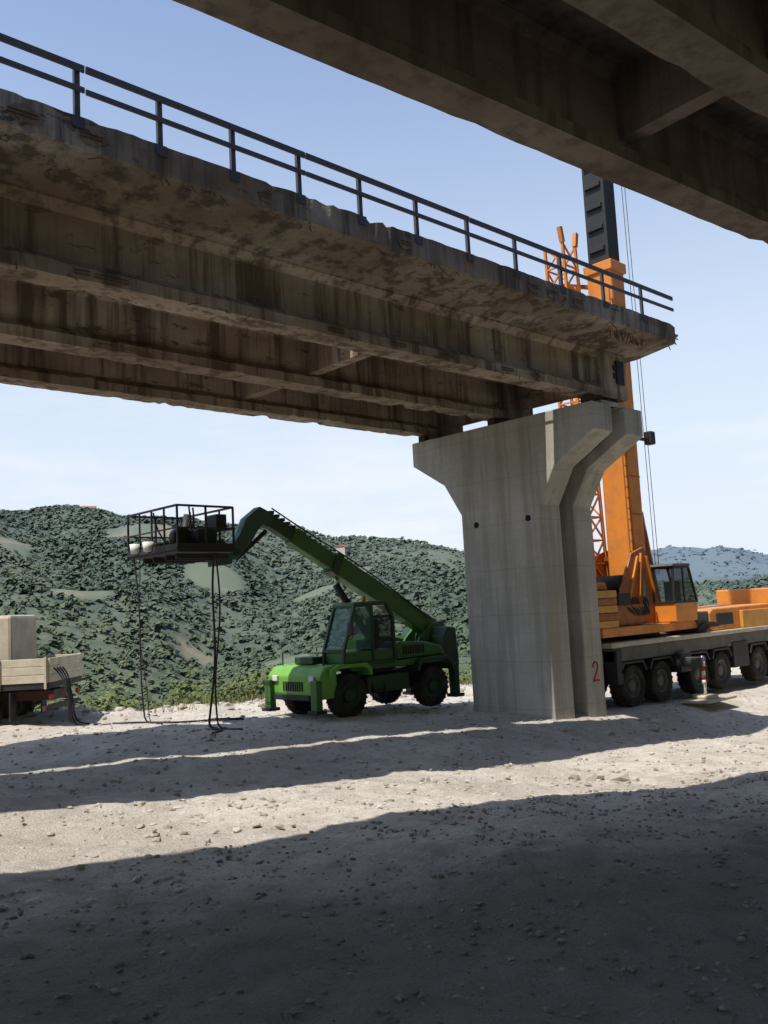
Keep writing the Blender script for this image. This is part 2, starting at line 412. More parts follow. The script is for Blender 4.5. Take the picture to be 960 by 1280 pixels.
n=360;r=np.random.default_rng(12);x=r.uniform(-8,45,n);y=yedge(x)+r.uniform(-1.6,2.5,n)
k=vn(x*.5,x*0,88)>-.1;grass('rim_grass',x[k],y[k],.1,.42,24,13)

def house(az,r,w,l,h,rot):
    x=r*math.cos(math.radians(az));y=r*math.sin(math.radians(az))
    e=empty('farmhouse',(x,y,zgs(x,y)),(0,0,rot))
    box(e,'walls',(-l/2,-w/2,-2),(l/2,w/2,h),M_plast,0)
    prism(e,'roof',[(-w/2-.4,h+.02),(0,h+w*.28),(w/2+.4,h+.02)],-l/2-.3,l/2+.3,M_tile,0,axis='X')
    for i in range(3):
        for j in range(2): box(e,'window_%d_%d'%(i,j),(-l/2+1.2+i*l/3.4,-w/2-.04,1+2.6*j),(-l/2+2.2+i*l/3.4,-w/2-.01,2.3+2.6*j),M_holeshade,0)
    box(e,'door',(l/2-1.4,-w/2-.05,0),(l/2-.4,-w/2-.01,2.1),M_rust,0)
house(49.6,560,6,8,5.2,.5);house(65.3,690,7,10,5.5,-.3);house(28.4,1500,9,16,7,.2)

# ------------------------------------------------------------------ stones
def rocks(name,x,y,s,mat,seed,z=None):
    r=np.random.default_rng(seed);n=len(x)
    t=(1+5**.5)/2
    iv=np.array([(-1,t,0),(1,t,0),(-1,-t,0),(1,-t,0),(0,-1,t),(0,1,t),(0,-1,-t),(0,1,-t),(t,0,-1),(t,0,1),(-t,0,-1),(-t,0,1)],float);iv/=np.linalg.norm(iv[0])
    fi=np.array([(0,11,5),(0,5,1),(0,1,7),(0,7,10),(0,10,11),(1,5,9),(5,11,4),(11,10,2),(10,7,6),(7,1,8),(3,9,4),(3,4,2),(3,2,6),(3,6,8),(3,8,9),(4,9,5),(2,4,11),(6,2,10),(8,6,7),(9,8,1)])
    vv=iv[None]*r.uniform(.65,1.25,(n,12,1))
    sc=np.stack([s*r.uniform(.7,1.4,n),s*r.uniform(.7,1.4,n),s*r.uniform(.35,.8,n)],1)[:,None,:]
    vv=vv*sc;a=r.uniform(0,6.28,n);ca=np.cos(a)[:,None];sa=np.sin(a)[:,None]
    X=vv[:,:,0]*ca-vv[:,:,1]*sa;Y=vv[:,:,0]*sa+vv[:,:,1]*ca
    z0=zg(x,y) if z is None else z
    P=np.stack([X+x[:,None],Y+y[:,None],vv[:,:,2]+z0[:,None]+s[:,None]*.15],-1)
    q=P[:,fi].reshape(-1,3)
    return bulk(name,q,3,mat,np.repeat(r.uniform(0,1,n),60))
def rockmat(name,a,bb):
    m,nt,b=newmat(name);t=N(nt,'ShaderNodeAttribute',attribute_name='tint')
    c=mix(nt,t.outputs['Fac'],a,bb);c=mix(nt,mth(nt,'MULTIPLY',noise(nt,mapping(nt),25,3),.5),c,tuple(x*.7 for x in a))
    nt.links.new(c,b.inputs['Base Color']);b.inputs['Roughness'].default_value=.95;return m
M_rock=rockmat('limestone_rubble',(.28,.235,.185),(.66,.61,.53))
M_rock2=rockmat('shade_toned_gravel',(.15,.12,.095),(.42,.365,.30))  # stone tint darkened to match the ground painted darker for deck shade
r=np.random.default_rng(15)
x1=r.uniform(-2,30,15000);y1=r.uniform(7.0,22,15000);s1=.008+.05*r.random(15000)**5
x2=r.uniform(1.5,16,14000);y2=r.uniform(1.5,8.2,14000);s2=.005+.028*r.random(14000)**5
x3=r.uniform(-6,45,1800);y3=yedge(x3)+r.normal(-1,.9,1800);s3=.03+.14*r.random(1800)**3
rocks('gravel_stones',np.concatenate([x1,x3]),np.concatenate([y1,y3]),np.concatenate([s1,s3]),M_rock,16)
rocks('shade_toned_gravel_stones',x2,y2,s2,M_rock2,17)
cx=[13.6,13.2,13.0,12.7,13.9,2.6,9.9,14.2,5.5,19.4,21.8,22.6,18.2]
cy=[8.9,9.1,9.4,9.2,8.75,9.4,8.6,10.2,12.6,12.9,13.1,13.5,13.4]
cs=[.20,.15,.10,.07,.08,.12,.05,.09,.1,.14,.2,.16,.13]
rocks('rubble_boulders',np.array(cx),np.array(cy),np.array(cs),M_rock,18)

# ------------------------------------------------------------------ BRIDGE left deck
def extr(p,name,prof,xs,mat,jit=.01,seed=0,fn=None,chip=()):
    n=len(prof);V=[];F=[];r=np.random.default_rng(seed)
    P=np.array(prof)
    cen=P.mean(0)
    for x in xs:
        for k in range(n):
            y,z=P[k]
            if k in chip:
                e=max(0,float(vn(x*1.9,k*3.1,seed+3)+.8*vn(x*6.1,k*2.2,seed+9))-.28)*.14+.008*r.random()
                y+=np.sign(cen[0]-y)*e;z+=np.sign(cen[1]-z)*e
            V.append((x,y+r.normal(0,jit*.2),z+r.normal(0,jit*.2)))
    m=len(xs)
    for i in range(m-1):
        for k in range(n):
            a=i*n+k;b=i*n+(k+1)%n;F.append((a,b,b+n,a+n))
    F.append(tuple(range(n)));F.append(tuple(range((m-1)*n,m*n)))
    if fn: V=[fn(v) for v in V]
    return fixn(meshobj(name,V,F,mat,p))
viad=empty('bridge_viaduct')
XL=-15.0;XG=20.75;XS=21.5
xs=np.arange(XL,XG+.01,.13)
def gprof(y,zb,zt):
    return [(y,zb),(y+.56,zb),(y+.56,zb+.20),(y+.385,zb+.36),(y+.385,zt-.16),(y+.56,zt-.04),(y+.56,zt+.02),(y,zt+.02),(y,zt-.04),(y+.175,zt-.16),(y+.175,zb+.36),(y,zb+.20)]
for i,y in enumerate((12.42,15.55,18.3)):
    extr(viad,'girder_%d'%(i+1),gprof(y,7.98,9.2),xs,M_deck,.012,20+i,chip=(0,1,2,11))
xs2=np.concatenate([np.arange(XL,XS-.4,.13),np.arange(XS-.4,XS,.05)])
def sun_slot(x): return 14.45-.062*(x-3)  # unseen slab slot, added so a thin sun strip falls on the ground
extr(viad,'slab_outer',[(11.2,9.38),(11.27,9.36),(12.40,9.20),(13.0,9.20),(14.35,9.26),(14.35,9.62),(11.62,9.66),(11.6,9.84),(11.2,9.84)],xs2,M_slab,.02,31,chip=(0,1,7,8),
     fn=lambda v:(v[0],sun_slot(v[0]) if v[1]>14 else v[1],v[2]))
extr(viad,'slab_inner',[(14.62,9.26),(15.5,9.2),(18.9,9.2),(19.35,9.34),(19.35,9.84),(19.0,9.84),(19.0,9.66),(14.62,9.62)],xs2,M_slab,.02,32,chip=(3,4),
     fn=lambda v:(v[0],sun_slot(v[0])+.27 if v[1]<15 else v[1],v[2]))
bars(viad,'sun_slot_ties',[((x,sun_slot(x)-.05,9.5),(x,sun_slot(x)+.3,9.5),.03,.03) for x in np.arange(XL+.5,XS-.5,1.3)],M_rust)
for i,x in enumerate((-10,-2.2,5.0,12.55,20.1)):
    for j,(a,b_) in enumerate(((12.8,15.73),(15.93,18.48))):
        if x>20: prism(viad,'end_diaphragm_%d'%j,[(a,8.3),(b_,8.3),(b_,9.21),(a,9.21)],x,x+.3,M_deck,.01,axis='X')
        elif x>4.0 and x<6: continue
        else: prism(viad,'diaphragm_%d_%d'%(i,j),[(a,8.28),(b_,8.28),(b_,9.21),(a,9.21)],x,x+.28,M_deck,.01,axis='X')
for i,y in enumerate((12.42,15.55,18.3)):
    box(viad,'girder_end_block_%d'%(i+1),(19.7,y-.02,7.975),(20.78,y+.58,9.19),M_deck,.02)
    box(viad,'bearing_%d'%(i+1),(19.8,y+.08,7.765),(20.4,y+.48,7.985),M_rust,.01)
for i in range(4):
    box(viad,'anchor_plate_%d'%i,(20.15+.14*(i%2),12.36,8.72-.22*(i//2)),(20.25+.14*(i%2),12.41,8.86-.22*(i//2)),M_blk,.01)
box(viad,'expansion_joint_bracket',(20.25,12.34,8.35),(20.6,12.40,9.0),M_blk,.02)
xe=np.array([XS-.05+.25*random.random() for _ in range(46)]);ye=np.linspace(11.3,19.2,46);ze=np.array([9.42+.3*random.random() for _ in range(46)])
o=rocks('broken_end',xe,ye,np.full(46,.17)*(.5+np.random.default_rng(3).random(46)),M_brk,23,z=ze);o.parent=viad
segs=[]
for i in range(34):
    y=11.3+7.9*random.random();z=9.42+.3*random.random();l=.15+.35*random.random()
    segs.append(((XS-.1,y,z),(XS+l*.8,y+random.uniform(-.2,.2),z-random.uniform(0,.3)),.02,.02))
for i in range(30):
    x=random.uniform(4,20);y=random.choice((12.41,11.25,11.3));z=8.02 if y>12 else 9.37
    segs.append(((x,y,z),(x+random.uniform(-.25,.25),y-.03,z-random.uniform(.05,.16)),.012,.012))
for i in range(14):
    x=18.6+.13*i+random.uniform(-.05,.05);segs.append(((x,11.4+.2*random.random(),9.38),(x+random.uniform(-.1,.1),11.5,9.2-random.random()*.15),.016,.016))
bars(viad,'rebar_ends',segs,M_rust)
r=np.random.default_rng(77)
for i in range(14):
    x=3.2+r.random()*16;L=.25+r.random()*.8;ed=r.random()<.6
    n=9;a=np.linspace(0,2*math.pi,n,endpoint=False);rr=r.uniform(.6,1,n)
    if ed: pts=[(x+L*.5*math.cos(q)*s_,12.414,8.09+.075*math.sin(q)*s_) for q,s_ in zip(a,rr)]
    else:  pts=[(x+L*.5*math.cos(q)*s_,11.19,9.58+.17*math.sin(q)*s_) for q,s_ in zip(a,rr)]
    meshobj('delamination_%d'%i,pts,[tuple(range(n))],M_brk,viad)
    segs=[((x-L*.35,pts[0][1]-.01,pts[0][2]+o_),(x+L*.3,pts[0][1]-.008,pts[0][2]+o_+.01),.012,.012) for o_ in(-.025,.03)]
    bars(viad,'bare_bars_%d'%i,segs,M_rust)
# ---- pier
def pier(name,x0,x1,yc,zcap,half=3.235,col=1.4,s=1.0,zb=-1.5):
    e=empty(name)
    def sil(ins,top=0):
        return [(yc-col+ins,zb),(yc-col+ins,zcap-2.42),(yc-col-.55+ins,zcap-1.47),(yc-half+ins,zcap-.72),(yc-half+ins,zcap-top),(yc+half-ins,zcap-top),(yc+half-ins,zcap-.72),(yc+col+.6-ins,zcap-1.47),(yc+col-ins,zcap-2.42),(yc+col-ins,zb)]
    w=(x1-x0);g0=x0+w*.37;g1=x0+w*.64
    prism(e,'shaft_front',sil(0),x0,g0,M_pier,.03,axis='X')
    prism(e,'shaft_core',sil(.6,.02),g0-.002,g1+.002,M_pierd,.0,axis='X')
    prism(e,'shaft_back',sil(0),g1,x1,M_pier,.03,axis='X')
    return e
pr=pier('bridge_pier',19.0,21.35,15.6,7.77)
for i,(y,z) in enumerate(((16.45,5.02),(14.62,5.02))):
    cyl(pr,'drain_hole_disc_%d'%i,(18.985,y,z-.0),(19.0,y,z),.085,M_holeshade,16)  # flat dark disc painting the shade of a hole
for i,y in enumerate((12.42,15.55,18.3)):
    box(pr,'plinth_%d'%i,(19.5,y-.02,7.768),(20.6,y+.55,7.86),M_pier,.01)
    box(pr,'timber_shim_%d'%i,(19.12,y+.1,7.768),(19.34,y+.36,7.97),M_rust,.01)
d2=[(-.11,.12),(-.09,.2),(0,.24),(.09,.2),(.1,.1),(.02,-.02),(-.1,-.16),(-.12,-.2),(0,-.17),(.14,-.19)]
tube(pr,'painted_number',[(20.95+a*1.1,14.192,.78+b_*1.2) for a,b_ in d2],.022,M_redp)
pier('bridge_pier',-15.5,-13.2,15.6,7.77)
rl=empty('bridge_railing')
xp=[-14+1.3*i for i in range(14)]+[3.8,5.09,6.37,7.66,8.98,10.36,11.80,13.27,14.8,16.42,18.12,19.85,]
bars(rl,'posts',[((x,11.24,9.78),(x,11.24,10.58),.085,.06) for x in xp],M_rail,.004)
bars(rl,'base_plates',[((x-.09,11.19,9.74),(x+.09,11.19,9.74),.03,.16) for x in xp],M_rail)
def railseg(z,h,nm):
    segs=[]
    X=[-14,-9,-4,1]+[5.2,9.1,13.3,16.5,21.35]
    for a,b_ in zip(X[:-1],X[1:]):
        segs.append(((a,11.175,z+.02*random.random()),(b_-.02,11.175,z+.02*random.random()),.035,h))
    bars(rl,nm,segs,M_rail,.004)
railseg(10.53,.105,'top_rail');railseg(10.21,.08,'mid_rail')

# ------------------------------------------------------------------ overhead parallel deck
ov=empty('overhead_bridge_deck',(0,0,0),(0,0,-math.atan(.078)))
xo=np.arange(-14,62,.4)
ZB=9.0
for i,y in enumerate((7.10,4.84,2.55,.25,-2.0)):
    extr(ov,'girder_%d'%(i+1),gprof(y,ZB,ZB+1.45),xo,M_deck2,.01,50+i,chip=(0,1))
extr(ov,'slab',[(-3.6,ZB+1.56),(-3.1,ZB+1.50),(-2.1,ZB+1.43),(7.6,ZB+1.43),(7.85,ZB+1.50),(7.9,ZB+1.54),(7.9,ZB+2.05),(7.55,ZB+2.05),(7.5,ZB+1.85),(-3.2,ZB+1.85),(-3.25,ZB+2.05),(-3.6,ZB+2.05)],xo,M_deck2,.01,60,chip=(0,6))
for i,x in enumerate((-4.0,3.4,10.6,18.4,26)):
    for j,(a,b_) in enumerate(((-1.6,.43),(.63,2.73),(2.93,5.02),(5.22,7.28))):
        prism(ov,'diaphragm_%d_%d'%(i,j),[(a,ZB+.42),(b_,ZB+.42),(b_,ZB+1.44),(a,ZB+1.44)],x,x+.3,M_deck2,.01,axis='X')
p2=pier('bridge_pier',27.5,29.8,1.0,8.98,half=4.6,zb=-3)
p3=pier('bridge_pier',-11.5,-9.2,3.4,8.98,half=4.6,zb=-3)

# ------------------------------------------------------------------ TELEHANDLER
T=empty('rotating_telehandler',(17.2,19.4,0.0))
for nm,x,y,o in(('wheel_front_near',-1.6,-.95,-1),('wheel_front_far',-1.6,.95,1),('wheel_rear_near',1.6,-.95,-1),('wheel_rear_far',1.6,.95,1)):
    wheel(T,nm,(x,y,.57 if x<0 else .52),.58,.42,M_dgreen)
prism(T,'chassis',[(-2.3,.62),(-1.9,.5),(2.2,.5),(2.55,.7),(2.55,1.0),(-2.3,1.05)],-.48,.48,M_dgreen,.03)
for x in(-1.6,1.6): cyl(T,'axle_%d'%(x>0),(x,-.85,.55),(x,.85,.55),.13,M_blk)
box(T,'belly_tank',(-.85,-.98,.52),(.75,-.5,1.0),M_dgreen,.04)
box(T,'tool_box_far',(-.85,.5,.52),(.75,.98,1.0),M_dgreen,.04)
prism(T,'front_nose',[(-2.62,.55),(-2.62,1.15),(-2.45,1.36),(-2.05,1.42),(-2.05,.55)],-1.12,1.18,M_sungreen,.04)
bars(T,'nose_grille',[((-2.632,-.35+.1*i,.75),(-2.632,-.35+.1*i,1.0),.02,.05) for i in range(9)],M_blk)
box(T,'front_bumper_bar',(-2.72,-.75,.52),(-2.625,.8,.66),M_blk,.02)
for s,nm in((-1,'near'),(1,'far')):
    prism(T,'front_fender_'+nm,[(-2.35,1.06),(-2.32,1.30),(-2.05,1.40),(-1.05,1.40),(-.88,1.25),(-.86,1.05),(-.96,1.05),(-1.02,1.22),(-1.15,1.30),(-2.0,1.30),(-2.2,1.2),(-2.25,1.06)],s*.95-.28,s*.95+.28,M_sungreen,.015)
    prism(T,'rear_fender_'+nm,[(.88,1.0),(.95,1.28),(1.15,1.36),(2.2,1.34),(2.4,1.15),(2.42,.95),(2.33,.95),(2.28,1.12),(2.15,1.25),(1.2,1.27),(1.05,1.2),(.97,1.0)],s*.95-.26,s*.95+.26,M_dgreen,.015)
    box(T,'front_stabiliser_'+nm,(-2.78,s*1.02-.13,.28),(-2.58,s*1.02+.13,1.05),M_green,.02)
    box(T,'front_foot_'+nm,(-2.85,s*1.02-.2,.2),(-2.5,s*1.02+.2,.29),M_blk,.02)
    box(T,'rear_stabiliser_'+nm,(2.55,s*.95-.13,.2),(2.75,s*.95+.13,1.1),M_dgreen,.02)
    box(T,'rear_foot_'+nm,(2.48,s*.95-.2,.1),(2.86,s*.95+.2,.2),M_blk,.02)
    box(T,'headlight_'+nm,(-2.68,s*.8-.11,1.0),(-2.615,s*.8+.11,1.16),M_white,.02)
    bars(T,'step_'+nm,[((-.7,s*1.02,.35),(-.7,s*1.02,.8),.03,.03),((-.25,s*1.02,.35),(-.25,s*1.02,.8),.03,.03),((-.7,s*1.02,.36),(-.25,s*1.02,.36),.12,.03),((-.7,s*1.02,.6),(-.25,s*1.02,.6),.1,.03)],M_blk)
cyl(T,'slew_ring',(0,0,1.0),(0,0,1.2),.75,M_blk,36)
prism(T,'turret_base',[(-1.45,1.18),(-1.45,1.34),(2.3,1.38),(2.45,1.18)],-1.02,1.02,M_green,.03)
bars(T,'front_handrail',[((-2.3,-.9,1.4),(-2.3,-.9,1.75),.03,.03),((-2.3,.9,1.4),(-2.3,.9,1.75),.03,.03),((-2.3,-.9,1.74),(-2.3,-.4,1.74),.03,.03),((-2.3,.9,1.74),(-2.3,.4,1.74),.03,.03)],M_dgreen)
box(T,'front_deck_box',(-2.2,-.3,1.42),(-1.8,.5,1.62),M_dgreen,.03)
prism(T,'engine_hood',[(.18,1.38),(.2,1.95),(.38,2.08),(1.3,2.04),(1.95,1.9),(2.25,1.62),(2.3,1.38)],.34,1.08,M_green,.06)
prism(T,'side_pod',[(.25,1.385),(.28,1.78),(.42,1.88),(1.4,1.82),(2.1,1.66),(2.25,1.385)],-1.04,-.36,M_green,.06)
bars(T,'pod_grille',[((.5+.1*i,-1.048,1.5),(.5+.1*i,-1.048,1.74),.02,.05) for i in range(9)],M_blk)
for s in(-1,1):
    prism(T,'boom_mount_%d'%(s>0),[(1.5,1.3),(1.9,1.9),(2.45,2.32),(2.95,2.36),(3.05,2.05),(2.85,1.3)],s*.31-.04,s*.31+.04,M_green,.015)
prism(T,'rear_counterweight',[(2.25,.95),(2.3,1.95),(2.5,2.2),(2.86,2.15),(2.95,1.0)],-.95,.95,M_dgreen,.05)
A=Vector((2.75,0,2.1));B=Vector((-3.45,0,5.42));D=(B-A).normalized()
bar(T,'boom_base_section',A,A+D*4.4,.42,.56,M_green,.03)
bar(T,'boom_collar',A+D*4.2,A+D*4.45,.48,.62,M_dgreen,.02)
bar(T,'boom_mid_section',A+D*4.35,A+D*6.0,.34,.46,M_green,.025)
bar(T,'boom_inner_section',A+D*5.9,B,.27,.36,M_dgreen,.02)
cyl(T,'boom_pivot_pin',A+Vector((0,-.38,0)),A+Vector((0,.38,0)),.11,M_blk)
cyl(T,'lift_cylinder',(.5,0,1.55),Vector((-1.0,0,3.55)),.10,M_blk)
cyl(T,'lift_rod',Vector((-1.0,0,3.55)),A+D*4.2+Vector((0,0,-.28)),.055,M_chrome)
tube(T,'boom_hose',[A+Vector((-.3,-.25,.35)),A+D*2+Vector((0,-.24,.34)),A+D*4+Vector((0,-.24,.36)),A+D*6+Vector((0,-.2,.3)),B+Vector((.2,-.17,.22))],.022,M_blk)
for k in range(12):
    q=A+D*(4.5+.2*k);box(T,'chain_link_%d'%k,q+Vector((-.07,-.06,.24)),q+Vector((.07,.06,.33)),M_blk,.01)
pts=[B+D*-.25,B+Vector((-.12,0,.02)),B+Vector((-.42,0,-.22)),B+Vector((-.66,0,-.62)),B+Vector((-.98,0,-.95)),B+Vector((-1.3,0,-1.08))]
V=[];F=[]
for i,q in enumerate(pts):
    d=(pts[min(i+1,len(pts)-1)]-pts[max(i-1,0)]).normalized();s_=Vector((0,1,0));u=s_.cross(d)
    h=(.2,.24,.24,.20,.18,.15)[i]
    for a_,b_ in((-1,-1),(1,-1),(1,1),(-1,1)): V.append(q+s_*(.15*a_)+u*(h*b_))
for i in range(len(pts)-1):
    for k in range(4): F.append((i*4+k,i*4+(k+1)%4,i*4+4+(k+1)%4,i*4+4+k))
F+= [(0,1,2,3),(20,21,22,23)]
fixn(meshobj('boom_head',V,F,M_teal,T,bevel=.02))
cyl(T,'head_pin',pts[4]+Vector((0,-.24,0)),pts[4]+Vector((0,.24,0)),.09,M_blk)
cyl(T,'levelling_cylinder',B+Vector((.1,0,-.38)),B+Vector((-.85,0,-1.12)),.06,M_blk)
cy0,cy1=-1.06,-.22
cp=[(-1.75,1.36),(-1.72,1.75),(-1.28,2.93),(-.12,2.98),(.12,2.6),(.14,1.36)]
def edgebars(nm,pp,ys,w,mat):
    segs=[]
    for y in ys:
        for i in range(len(pp)):
            a,b_=pp[i],pp[(i+1)%len(pp)];segs.append(((a[0],y,a[1]),(b_[0],y,b_[1]),w,w))
    for a in pp: segs.append(((a[0],ys[0],a[1]),(a[0],ys[1],a[1]),w,w))
    bars(T,nm,segs,mat,.008)
edgebars('cab_frame',cp,(cy0,cy1),.085,M_dgreen)
prism(T,'cab_lower_panel',[(-1.72,1.40),(-1.70,1.70),(.10,1.70),(.10,1.40)],cy0+.01,cy1-.01,M_green,.02)
prism(T,'cab_roof',[(-1.34,2.95),(-1.28,3.03),(-.12,3.06),(.02,2.98)],cy0-.04,cy1+.04,M_green,.02)
meshobj('windscreen',[(-1.70,cy0+.03,1.74),(-1.70,cy1-.03,1.74),(-1.29,cy1-.03,2.9),(-1.29,cy0+.03,2.9)],[(0,1,2,3)],M_glass,T)
meshobj('side_window',[(-1.62,cy0,1.74),(-.72,cy0,1.74),(-.72,cy0,2.9),(-1.22,cy0,2.9)],[(0,1,2,3)],M_glass,T)
meshobj('rear_side_window',[(-.62,cy0,1.74),(.08,cy0,1.74),(.08,cy0,2.56),(-.12,cy0,2.9),(-.62,cy0,2.9)],[(0,1,2,3,4)],M_dglass,T)
meshobj('far_window',[(-1.62,cy1,1.74),(.08,cy1,1.74),(.08,cy1,2.56),(-.12,cy1,2.9),(-1.22,cy1,2.9)],[(0,1,2,3,4)],M_dglass,T)
meshobj('rear_window',[(.125,cy0+.03,1.74),(.125,cy1-.03,1.74),(.11,cy1-.03,2.55),(.11,cy0+.03,2.55)],[(0,1,2,3)],M_dglass,T)
bars(T,'door_pillar',[((-.67,cy0,1.4),(-.67,cy0,2.96),.08,.07),((-.9,cy0-.03,1.95),(-.74,cy0-.03,1.95),.03,.03)],M_dgreen)
box(T,'seat_base',(-.75,-.86,1.71),(-.25,-.42,1.98),M_blk,.05);box(T,'seat_back',(-.35,-.86,1.98),(-.2,-.42,2.55),M_blk,.05)
tube(T,'steering_wheel',[(-1.12+.05*math.sin(a),-.64+.17*math.cos(a),2.18+.17*math.sin(a)) for a in np.linspace(0,6.28,14)],.018,M_blk)
bars(T,'steering_column',[((-1.5,-.64,1.7),(-1.13,-.64,2.16),.05,.05)],M_blk)
bars(T,'mirror_arm',[((-1.45,cy0,2.3),(-1.65,cy0-.25,2.35),.025,.025)],M_blk);box(T,'mirror',(-1.7,cy0-.34,2.15),(-1.64,cy0-.16,2.5),M_blk,.02)
cyl(T,'beacon',(-.5,-.6,3.06),(-.5,-.6,3.2),.05,M_org)
bx0,bx1,by0,by1,bz,bt=-6.55,-5.0,-.95,1.5,4.42,5.50
Wp=empty('work_platform',(0,0,0));Wp.parent=T
seg=[]
for z,w in((bt,.05),(bz+.55,.035),(bz+.06,.07)):
    for a,b_ in(((bx0,by0),(bx1,by0)),((bx1,by0),(bx1,by1)),((bx1,by1),(bx0,by1)),((bx0,by1),(bx0,by0))):
        seg.append(((a[0],a[1],z),(b_[0],b_[1],z),w,w))
for x in(bx0,(bx0+bx1)/2,bx1):
    for y in(by0,by1): seg.append(((x,y,bz),(x,y,bt),.045,.045))
for y in np.linspace(by0,by1,5)[1:-1]:
    for x in(bx0,bx1): seg.append(((x,y,bz),(x,y,bt),.04,.04))
bars(Wp,'guard_rails',seg,M_blk,.004)
box(Wp,'floor',(bx0,by0,bz-.03),(bx1,by1,bz+.02),M_blk,.01)
bars(Wp,'toe_board',[((bx0,by0-.01,bz+.1),(bx1,by0-.01,bz+.1),.015,.16),((bx0-.01,by0,bz+.1),(bx0-.01,by1,bz+.1),.015,.16)],M_blk)
bars(Wp,'floor_joists',[((bx0+.2,y,bz-.1),(bx1+.1,y,bz-.1),.07,.12) for y in(-.5,0,.6,1.1)],M_blk)
prism(Wp,'mount_bracket',[(-5.02,4.1),(-5.02,4.75),(-4.85,4.8),(-4.55,4.45),(-4.6,4.15)],-.25,.25,M_teal,.02)
box(Wp,'control_box',(-5.35,-.75,4.95),(-5.05,-.3,5.35),M_blk,.02)
box(Wp,'pump_unit',(-5.75,-.55,4.44),(-5.2,.05,5.0),M_blk,.04)
cyl(Wp,'breaker_body',(-5.7,.35,4.5),(-5.45,.45,5.45),.13,M_blk,16,.09)
cyl(Wp,'gas_bottle',(-5.3,.75,4.44),(-5.3,.75,5.25),.12,M_grey,18,bevel=.02)
box(Wp,'tool_crate',(-6.4,.2,4.44),(-5.95,.9,4.72),M_rust,.02)
cyl(Wp,'hose_reel',(-6.05,-.35,4.8),(-6.05,-.1,4.8),.25,M_blk,24)
cyl(Wp,'bucket_1',(-6.62,1.0,4.5),(-6.62,1.0,4.74),.11,M_white,18,.14)
cyl(Wp,'bucket_2',(-6.62,.35,4.5),(-6.62,.35,4.74),.11,M_white,18,.14)
for k in range(5):
    a0=random.uniform(-.8,1.3)
    tube(Wp,'loose_hose_%d'%k,[(-6.3+.2*k,a0,5.5),(-6.2+.2*k,a0+.1,5.1+.1*random.random()),(-5.9,a0+.4*random.random(),4.7),(-5.6,a0+.2,4.5)],.022,M_blk)
for k,(x,y,ex,ey,rr,am) in enumerate(((-6.5,1.30,-6.4,1.1,.022,.03),(-6.42,1.28,-6.3,1.2,.010,.05),(-5.3,-.6,-5.62,-.62,.028,.05),(-5.22,-.5,-5.5,-.8,.022,.06))):
    zz=zgs(17.2+ex,19.4+ey)+.03
    def wv(t): return am*math.sin(t*6.5+k*2.1)
    pts=[(x+(ex-x)*t+wv(t),y+(ey-y)*t+wv(t+.3),4.45+(zz-4.45)*t) for t in np.linspace(0,1,12)]
    for dx,dy in((.15,-.2),(.4*random.uniform(-1,1),-.45),(.8*random.uniform(-1,1),-.8)):
        pts.append((ex+dx,ey+dy,zgs(17.2+ex+dx,19.4+ey+dy)+.03))
    tube(Wp,'hanging_hose_%d'%k,pts,rr,M_blk)

# ------------------------------------------------------------------ CRANE
C=empty('mobile_crane',(0,0,-.45))
for i,x in enumerate((23.4,25.0,27.3,28.9,31.7,33.3)):
    for s,y in((-1,14.78),(1,17.1)):
        wheel(C,'wheel_%d_%d'%(i,s>0),(x,y,.62),.62,.5,M_grey,lugs=True)
box(C,'carrier_frame',(22.4,14.95,.75),(36.2,16.95,1.35),M_blk,.03)
box(C,'carrier_deck',(22.3,14.5,1.78),(36.3,17.4,1.92),M_beige,.02)
box(C,'carrier_side_skirt',(22.5,14.56,1.36),(36.2,17.34,1.775),M_grey,.02)
box(C,'side_box_1',(22.5,14.5,.72),(22.8,14.95,1.7),M_blk,.02)
box(C,'outrigger_box_front',(25.85,14.35,.8),(26.5,17.5,1.40),M_blk,.02)
box(C,'tool_locker',(29.75,14.52,.62),(30.9,14.93,1.5),M_blk,.03)
box(C,'outrigger_box_rear',(34.2,14.35,.7),(34.8,17.5,1.4),M_blk,.02)
for i,x in enumerate((23.4,25.0,27.3,28.9,31.7,33.3)):
    prism(C,'mudguard_%d'%i,[(x-.72,1.05),(x-.55,1.34),(x+.55,1.34),(x+.72,1.05),(x+.66,1.02),(x+.5,1.28),(x-.5,1.28),(x-.66,1.02)],14.5,15.0,M_blk,.0)
bar(C,'outrigger_beam',(26.15,14.6,1.1),(26.15,13.75,1.1),.3,.3,M_grey)
cyl(C,'outrigger_leg',(26.15,13.8,.12),(26.15,13.8,1.3),.06,M_chrome)
for k in range(5):
    cyl(C,'warning_band_%d'%k,(26.15,13.8,.42+.14*k),(26.15,13.8,.42+.14*(k+1)),.066,M_redp if k%2 else M_white,14)
cyl(C,'outrigger_pad',(26.15,13.8,.0),(26.15,13.8,.11),.38,M_beige,24)
box(C,'outrigger_timber',(25.3,13.3,-.08),(27.2,14.2,.0),M_beige,.02)
cyl(C,'slew_ring',(25.6,15.95,1.9),(25.6,15.95,2.1),.95,M_blk,36)
prism(C,'slew_platform',[(22.2,2.08),(22.2,2.35),(27.6,2.35),(27.9,2.08)],14.7,17.2,M_org,.03)
for k in range(5):
    prism(C,'counterweight_slab_%d'%k,[(21.95,2.36+.22*k),(21.95,2.57+.22*k),(23.1,2.57+.22*k),(23.1,2.36+.22*k)],14.7,17.2,M_orgd if k%2 else M_yel,.03)
box(C,'winch_housing',(23.3,14.9,2.36),(24.9,15.2,3.0),M_orgd,.03)
box(C,'hydraulic_block',(23.5,15.25,2.36),(24.6,16.9,3.3),M_orgd,.04)
box(C,'control_valve_bank',(23.4,14.85,3.0),(24.1,15.15,3.35),M_blk,.03)
